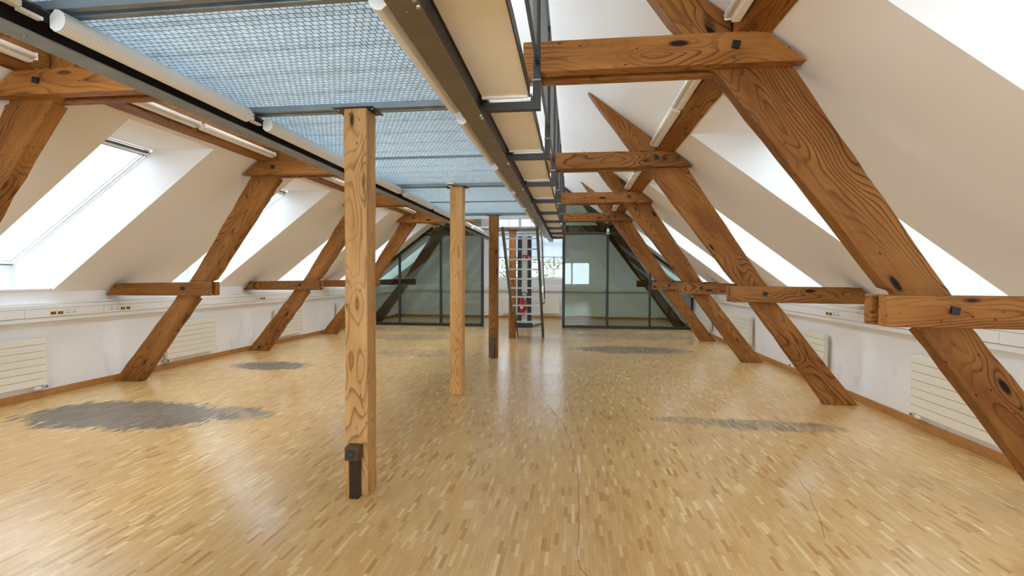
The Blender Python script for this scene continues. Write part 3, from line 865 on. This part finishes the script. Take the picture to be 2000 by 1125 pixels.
# ------------------------------------------------------------------ glass partition
def zpart(x, d=.03): return (zroof(x) if x > XC else zroof(mx(x))) - d
def bar(bm, p, q, w, y0, y1):
    """frame bar between p and q (x, z), width w"""
    d = Vector((q[0] - p[0], q[1] - p[1])); d.normalize(); n = Vector((-d.y, d.x)) * w / 2
    prism(bm, [(p[0] + n.x, p[1] + n.y), (q[0] + n.x, q[1] + n.y), (q[0] - n.x, q[1] - n.y), (p[0] - n.x, p[1] - n.y)], 'y', y0, y1)
FT = .075
def part_side(side):
    e = empty('glass_partition', (1.5 if side > 0 else -4.5, GY, 0))
    xin = -.27 if side > 0 else -2.68
    mull = [.99, 2.19] if side > 0 else [-3.95, -5.24]
    xw = 3.36 if side > 0 else -6.36
    y0, y1 = GY, GY + FT
    bm = bmesh.new()
    ztop_in = 2.78 if side < 0 else zpart(-.27, .05)
    bar(bm, (xin, 0), (xin, ztop_in), .085, y0, y1)
    bar(bm, (xin, .04), (xw + (.04 if side > 0 else -.04), .04), .08, y0, y1)
    bar(bm, (xw, 0), (xw, .93), .06, y0, y1)
    for m in mull: bar(bm, (m, .08), (m, zpart(m, .06) - .02), .055 if m != mull[0] else .07, y0 - .006, y1 + .006)
    # transom
    xt = 1.5 if side > 0 else -4.55
    bar(bm, (xin, 2.75), (xt, 2.75), .07, y0, y1)
    # sloping head under the roof
    top0 = -.27 if side > 0 else -4.2
    bar(bm, (top0, zpart(top0, .05)), (3.36 if side > 0 else -6.2, zpart(3.36 if side > 0 else -6.2, .05)), .07, y0, y1)
    bar(bm, ((3.3 if side > 0 else -5.98), 1.18), ((3.3 if side > 0 else -5.98), 1.4 if side > 0 else 1.62), .03, y0, y1)
    obj('frame', bm, FRAME_D, e, .004)
    # panes
    def pane(pts):
        bm = bmesh.new(); prism(bm, pts, 'y', GY + .032, GY + .040); obj('pane', bm, GLASS_T, e)
    xs = [xin] + mull + [xw]
    for i in range(3):
        a, b = xs[i], xs[i + 1]
        za, zb = min(2.75, zpart(a, .06)), min(2.75, zpart(b, .06))
        pts = [(a, .08), (b, .08), (b, zb)]
        if za == 2.75 and zb < 2.75:
            xk = (.147 + (3.803 - .06 - 2.75) / .762); xk = xk if side > 0 else mx(xk)
            pts.append((xk, 2.75))
        pts.append((a, za)); pane(pts)
    if side > 0:
        pane([(-.23, 2.79), (.955, 2.79), (.955, zpart(.955, .08)), (-.23, zpart(-.23, .08))])
        pane([(1.03, 2.79), (1.42, 2.79), (1.03, zpart(1.03, .08))])
    else:
        pane([(-2.72, 2.79), (-3.91, 2.79), (-3.91, zpart(-3.91, .08)), (-2.72, zpart(-2.72, .08) if False else 3.6)])
    return e
e = part_side(1); tag(e, 'dark framed glass partition on the right of the central passage, following the roof slope', 'glass wall', 'glass partitions')
e = part_side(-1); tag(e, 'dark framed glass partition on the left of the central passage, cut by the roof slope', 'glass wall', 'glass partitions')
# central pier with transoms
CP = empty('partition_pier', (-1.41, GY, 0))
tag(CP, 'narrow dark framed pier with pale panel between the two glass partitions', 'pillar')
bm = bmesh.new()
for x0, x1 in ((-1.625, -1.50), (-1.33, -1.215)): bx(bm, x0, x1, GY - .02, GY + .1, 0, 2.78)
bx(bm, -1.5, -1.33, GY - .02, GY + .1, 0, .07); bx(bm, -1.5, -1.33, GY - .02, GY + .1, 2.7, 2.78)
obj('frame', bm, FRAME_D, CP, .004)
box('panel', -1.5, -1.33, GY + .02, GY + .06, .07, 2.7, PLAST, CP)
box('plinth', -1.66, -1.17, GY - .06, GY - .022, 0, .13, FRAME_D, CP, .004)
bm = bmesh.new(); bx(bm, -2.637, -1.626, GY, GY + .07, 2.72, 2.78); bx(bm, -1.214, -.313, GY, GY + .07, 2.72, 2.78); obj('transom', bm, FRAME_D, CP, .003)
# open glass door hinged on the pier
D = tag(empty('door_1', (-1.2, GY + .1, 0)), kind='structure')
def dpt(t): return (-1.19 + .27 * t, GY + .12 + .86 * t)
bm = bmesh.new()
pa_, pb_ = dpt(0), dpt(1)
prism(bm, [pa_, pb_, (pb_[0] + .011, pb_[1]), (pa_[0] + .011, pa_[1])], 'z', .02, 2.6); obj('door_pane', bm, GLASS, D)
bm = bmesh.new(); prism(bm, [(pa_[0] - .01, pa_[1]), (pb_[0] - .01, pb_[1]), (pb_[0] + .022, pb_[1]), (pa_[0] + .022, pa_[1])], 'z', .012, .05); obj('door_rail', bm, STEEL_D, D)
h0 = dpt(.9)
bm = bmesh.new(); bx(bm, h0[0] - .03, h0[0] + .04, h0[1] - .035, h0[1] + .035, 1.0, 1.2); tube(bm, [(h0[0] + .02, h0[1] - .04, 1.13), (h0[0] + .07, h0[1] - .05, 1.13), (h0[0] + .08, h0[1] - .16, 1.13)], .012, 8)
obj('door_handle', bm, CHROME, D, .003)
# motion sensor on the mullion
e = empty('motion_sensor', (.99, GY - .05, 2.78))
bm = bmesh.new(); bx(bm, .955, 1.025, GY - .07, GY - .008, 2.72, 2.88); b = obj('sensor_body', bm, PLAST, e, .01)
bm = bmesh.new(); bx(bm, .972, 1.008, GY - .076, GY - .069, 2.735, 2.79); obj('lens', bm, BLACK, b)
tag(e, 'small white motion sensor on the glass partition mullion at transom height', 'sensor')

# ------------------------------------------------------------------ fire extinguisher and signs
FX, FY_ = -1.47, GY - .1
e = empty('fire_extinguisher', (FX, FY_, .36))
bm = bmesh.new(); tube(bm, [(FX, FY_, .36), (FX, FY_, .375), (FX, FY_, .80), (FX, FY_, .84), (FX, FY_, .87), (FX, FY_, .885)], [.07, .078, .078, .066, .035, .022], 24); b = obj('cylinder_body', bm, RED, e)
bm = bmesh.new(); bx(bm, FX - .045, FX + .03, FY_ - .0805, FY_ - .078, .56, .66); obj('label_plate', bm, SIGNW, b)
bm = bmesh.new(); bx(bm, FX - .02, FX + .02, FY_ - .02, FY_ + .02, .885, .925); bx(bm, FX - .015, FX + .09, FY_ - .01, FY_ + .01, .93, .945); bx(bm, FX - .015, FX + .08, FY_ - .01, FY_ + .01, .9, .91); obj('valve', bm, BLACK, e, .002)
bm = bmesh.new()
tube(bm, [(FX + .02, FY_, .915), (FX - .02, FY_ - .02, .97), (FX + .0, FY_ - .03, 1.03), (FX + .07, FY_ - .03, 1.05), (FX + .13, FY_ - .03, 1.0), (FX + .14, FY_ - .03, .88), (FX + .12, FY_ - .02, .7), (FX + .1, FY_ - .01, .5)], .014, 8); obj('hose', bm, BLACK, e)
box('wall_bracket', FX - .02, FX + .02, FY_ + .06, GY - .021, .7, .76, BLACK, e)
tag(e, 'red fire extinguisher with black hose hung on the pier behind the ladder', 'fire extinguisher')
def sign(x0, label, kind):
    z0 = 1.97; w = .115
    e = empty('fire_sign', (x0 + w / 2, GY - .03, z0))
    box('plate', x0, x0 + w, GY - .03, GY - .0215, z0, z0 + .16, SIGNRED, e, .001)
    bm = bmesh.new(); y0, y1 = GY - .0325, GY - .0298
    if kind == 0:
        bx(bm, x0 + .045, x0 + .075, y0, y1, z0 + .025, z0 + .10); bx(bm, x0 + .055, x0 + .065, y0, y1, z0 + .10, z0 + .125); bx(bm, x0 + .04, x0 + .065, y0, y1, z0 + .12, z0 + .13)
        bx(bm, x0 + .03, x0 + .036, y0, y1, z0 + .05, z0 + .125)
    else:
        prism(bm, [(x0 + .03, z0 + .12), (x0 + .045, z0 + .03), (x0 + .06, z0 + .022), (x0 + .055, z0 + .08), (x0 + .045, z0 + .13)], 'y', y0, y1)
        prism(bm, [(x0 + .062, z0 + .03), (x0 + .088, z0 + .07), (x0 + .095, z0 + .12), (x0 + .08, z0 + .10), (x0 + .068, z0 + .075)], 'y', y0, y1)
    obj('pictogram', bm, SIGNW, e)
    tag(e, label, 'sign')
sign(-1.475, 'small red extinguisher sign on the pier, the left one of two', 0)
sign(-1.345, 'small red fire sign with white flame shape on the pier, the right one', 1)

# ------------------------------------------------------------------ cable trunking with sockets
def trunk(side, sockets, seams):
    s_ = 1 if side > 0 else -1
    xw = XR if side > 0 else XL
    xf = xw - s_ * .115
    e = empty('cable_trunking', (xw - s_ * .05, 5, .9))
    z0, z1 = (.93, 1.135)
    bm = bmesh.new(); lo, hi = sorted((xw, xf)); bx(bm, lo, hi, Y0 + .02, GY - .002, z0, z1); bx(bm, lo, hi, GY + FT + .002, YB - .02, z0, z1)
    obj('channel', bm, LUM, e, .006)
    # lids with seams
    sm = [Y0 + .03] + seams + [GY - .01]
    for a, b in zip(sm, sm[1:]):
        bm = bmesh.new(); bx(bm, *sorted((xf - s_ * .001, xf - s_ * .007)), a + .0025, b - .0025, .985, 1.082); obj('cover_lid', bm, LUM, e, .002)
    bm = bmesh.new(); bx(bm, *sorted((xf, xf - s_ * .002)), Y0 + .03, GY - .01, 1.0845, 1.0875); bx(bm, *sorted((xf, xf - s_ * .002)), Y0 + .03, GY - .01, .979, .9825); obj('shadow_gap', bm, RADL, e)
    bm = bmesh.new(); bx(bm, *sorted((xw, xf + s_ * .03)), Y0 + .02, GY - .002, z1 + .002, z1 + .03); obj('ledge', bm, LUM, e, .006)
    for ys, order in sockets:
        for i in range(4):
            yy = ys + i * .085
            x0_, x1_ = xf - s_ * .0075, xf - s_ * .013
            data = order[i] == 'd'
            bm = bmesh.new(); bx(bm, *sorted((x0_, x1_)), yy, yy + .08, .988, 1.08); p = obj('data_port' if data else 'power_socket', bm, CREAM if data else PLAST, e, .002)
            bm = bmesh.new(); xa_, xb_ = sorted((x1_, x1_ - s_ * .003))
            if data:
                bx(bm, xa_, xb_, yy + .012, yy + .036, 1.02, 1.045); bx(bm, xa_, xb_, yy + .044, yy + .068, 1.02, 1.045)
                obj('jack', bm, BLACK, p)
                bm = bmesh.new(); bx(bm, xa_, xb_, yy + .01, yy + .07, 1.008, 1.018); obj('name_tab', bm, AMBER, p)
            else:
                for dy, dz in ((.028, 1.025), (.052, 1.025), (.04, 1.055)):
                    tube(bm, [(xa_, yy + dy, dz), (xb_, yy + dy, dz)], .006, 8)
                obj('pin_hole', bm, BLACK, p)
    tag(e, 'long white cable trunking with sockets along the %s knee wall' % wh[side], 'cable trunking', 'knee wall trunking')
trunk(1, [(6.62, 'ppdd'), (9.42, 'ppdd')], [1.3, 4.3, 6.4, 7.2, 9.2, 10.2, 12.2])
trunk(-1, [(5.25, 'ddpp'), (6.02, 'ppdd'), (9.15, 'ppdd'), (10.3, 'ppdd')], [2.2, 4.98, 5.95, 8.6, 9.9, 12.4])
# far wall trunking
e = empty('cable_trunking', (XC, YB - .05, 1.0))
box('channel', XL + .2, XR - .2, YB - .1, YB - .001, .98, 1.16, LUM, e, .006)
box('cover_lid', XL + .2, XR - .2, YB - .106, YB - .1, 1.03, 1.1, LUM, e, .002)
tag(e, 'white cable trunking along the far gable wall below the window', 'cable trunking')

# ------------------------------------------------------------------ radiators
def radiator(side, y0, label, L=1.06, valve_far=True):
    s_ = 1 if side > 0 else -1
    xw = XR if side > 0 else XL
    xb, xf = xw - s_ * .045, xw - s_ * .105
    e = empty('radiator', (xw - s_ * .07, y0 + L / 2, .16))
    z0, z1 = .165, .745
    bm = bmesh.new(); h = (z1 - z0) / 7
    for i in range(7):
        bx(bm, *sorted((xf, xf + s_ * .012)), y0, y0 + L, z0 + i * h + .0022, z0 + (i + 1) * h - .0022)
    obj('front_slats', bm, RAD, e, .002)
    bm = bmesh.new(); bx(bm, *sorted((xf + s_ * .012, xb)), y0 + .008, y0 + L - .008, z0 + .004, z1 - .004); obj('body', bm, RAD, e, .003)
    bm = bmesh.new()
    for q in range(7):
        bx(bm, *sorted((xf + s_ * .0115, xf + s_ * .0125)), y0 + .004, y0 + L - .004, z0 + q * h - .002 + (.004 if q == 0 else 0), z0 + q * h + .002)
    obj('groove', bm, RADL, e)
    yv = y0 + L - .02 if valve_far else y0 + .02
    d = 1 if valve_far else -1
    xm = xf + s_ * .03
    bm = bmesh.new(); tube(bm, [(xm, yv, z0 + .01), (xm, yv, z0 - .035)], .011, 10); tube(bm, [(xm, yv + d * .05, z0 - .03), (xm, yv - d * .03, z0 - .03)], .015, 12); tube(bm, [(xm, yv + d * .03, z0 - .03), (xw - s_ * .001, yv + d * .03, z0 - .03)], .008, 8); obj('valve', bm, CHROME, e)
    bm = bmesh.new(); tube(bm, [(xm, yv - d * .03, z0 - .03), (xm, yv - d * .04, z0 - .03), (xm, yv - d * .09, z0 - .03), (xm, yv - d * .1, z0 - .03)], [.018, .023, .021, .014], 16); obj('thermostat_knob', bm, PLAST, e)
    ye = y0 - .001 if valve_far else y0 + L + .001
    bm = bmesh.new(); tube(bm, [(xm, ye, z0 + .03), (xm, ye - d * .03, z0 + .03)], .014, 12); tube(bm, [(xm, ye - d * .03, z0 + .03), (xm, ye - d * .035, z0 + .03)], .009, 10); obj('vent_plug', bm, CHROME, e)
    tag(e, label, 'radiator', 'radiators on the knee walls')
RW = ['partly hidden by the nearest strut', 'between the first and second struts', 'between the second and third struts', 'just before the glass partition']
radiator(1, 4.27, 'flat white panel radiator on the right knee wall, half behind the nearest strut')
radiator(1, 7.04, 'flat white panel radiator on the right knee wall, behind the second strut')
radiator(1, 9.83, 'flat white panel radiator on the right knee wall, behind the third strut')
radiator(1, 12.62, 'flat white panel radiator on the right knee wall, closest to the glass partition')
radiator(-1, 4.16, 'flat white panel radiator on the left knee wall at the picture edge')
radiator(-1, 7.02, 'flat white panel radiator on the left knee wall, beyond the nearest visible strut foot', valve_far=False)
radiator(-1, 9.88, 'flat white panel radiator on the left knee wall, behind the third strut', valve_far=False)
radiator(-1, 12.7, 'flat white panel radiator on the left knee wall, hidden mostly by the nearest post', valve_far=False)
def radiator_far(x0, x1, label):
    e = empty('radiator', ((x0 + x1) / 2, YB - .07, .17))
    bm = bmesh.new(); bx(bm, x0, x1, YB - .1, YB - .045, .18, .76); obj('body', bm, RAD, e, .006)
    bm = bmesh.new(); tube(bm, [(x0 + .03, YB - .08, .18), (x0 + .03, YB - .08, .13), (x0 + .03, YB - .002, .13)], .011, 8); obj('valve', bm, CHROME, e)
    bm = bmesh.new(); tube(bm, [(x0 + .045, YB - .08, .14), (x0 + .11, YB - .08, .14)], .02, 12); obj('thermostat_knob', bm, PLAST, e)
    tag(e, label, 'radiator', 'radiators on the far wall')
radiator_far(-1.18, -.46, 'white radiator under the far window, to the right of the ladder')
radiator_far(-2.48, -1.75, 'white radiator under the far window, left of the pier')

# ------------------------------------------------------------------ scratch lines on the parquet
def scratch(name, pts, w, label):
    bm = bmesh.new()
    P = []
    for i in range(len(pts) - 1):
        for k in range(6):
            t = k / 6
            a, b = pts[i], pts[i + 1]
            P.append(Vector((a[0] * (1 - t) + b[0] * t, a[1] * (1 - t) + b[1] * t, 0)))
    P.append(Vector((*pts[-1], 0)))
    prev = None
    for i, p in enumerate(P):
        d = (P[min(i + 1, len(P) - 1)] - P[max(i - 1, 0)]).normalized(); n = Vector((-d.y, d.x, 0)) * w
        cur = [bm.verts.new(p + n + Vector((0, 0, z))) for z in (0, .0012)] + [bm.verts.new(p - n + Vector((0, 0, z))) for z in (.0012, 0)]
        if prev:
            for q in range(4): bm.faces.new((prev[q], prev[(q + 1) % 4], cur[(q + 1) % 4], cur[q]))
        prev = cur
    o = obj(name, bm, SCR); tag(o, label, 'cable')
SCR = plain('thin_dark_scratch', srgb(96, 72, 44), .6)  # scratches in the parquet, laid on as thin dark strips
scratch('thin_scratch', [(-.28, 5.74), (-.09, 4.98), (0., 4.4), (.045, 3.8), (.05, 3.3), (.045, 2.9), (.03, 2.66), (.045, 2.52), (.085, 2.45)], .0009, 'thin dark scratch running in a long curve on the parquet near the viewer')
scratch('thin_scratch', [(1.69, 3.9), (1.655, 3.75), (1.64, 3.6), (1.595, 3.48), (1.53, 3.22), (1.45, 3.0)], .0009, 'short thin dark scratch on the parquet to the right')

# ------------------------------------------------------------------ trees seen through the far window
def tree(x, y, h, label, seed):
    r_ = random.Random(seed)
    e = empty('tree', (x, y, -2))
    bm = bmesh.new(); tube(bm, [(x, y, -2), (x + .05, y, 0), (x - .05, y, h)], [.16, .12, .05], 10)
    for i in range(6):
        a = r_.uniform(0, 6.28); z = r_.uniform(.4, h * .8); tube(bm, [(x, y, z), (x + .9 * cos(a), y + .9 * sin(a), z + .7)], [.04, .015], 6)
    obj('trunk', bm, BARK, e)
    bm = bmesh.new()
    for i in range(1500):
        a = r_.uniform(0, 6.28); rr = 1.35 * sqrt(r_.random()); z = r_.uniform(.2, h + .6)
        c = Vector((x + rr * cos(a), y + rr * sin(a), z)); s = r_.uniform(.04, .09)
        u = Vector((r_.uniform(-1, 1), r_.uniform(-1, 1), r_.uniform(-1, 1))).normalized(); v = u.orthogonal().normalized()
        bm.faces.new([bm.verts.new(c + u * s), bm.verts.new(c + v * s * .6), bm.verts.new(c - u * s), bm.verts.new(c - v * s * .6)])
    me = bpy.data.meshes.new('foliage'); bm.to_mesh(me); bm.free()
    link('foliage', me, LEAF, e)
    tag(e, label, 'tree', 'trees outside the far window')
tree(-.9, 24.5, 2.6, 'leafy tree outside, seen in the lower right casement of the far window', 1)
tree(-3.4, 25.5, 2.5, 'leafy tree outside, seen through the rungs of the ladder', 2)
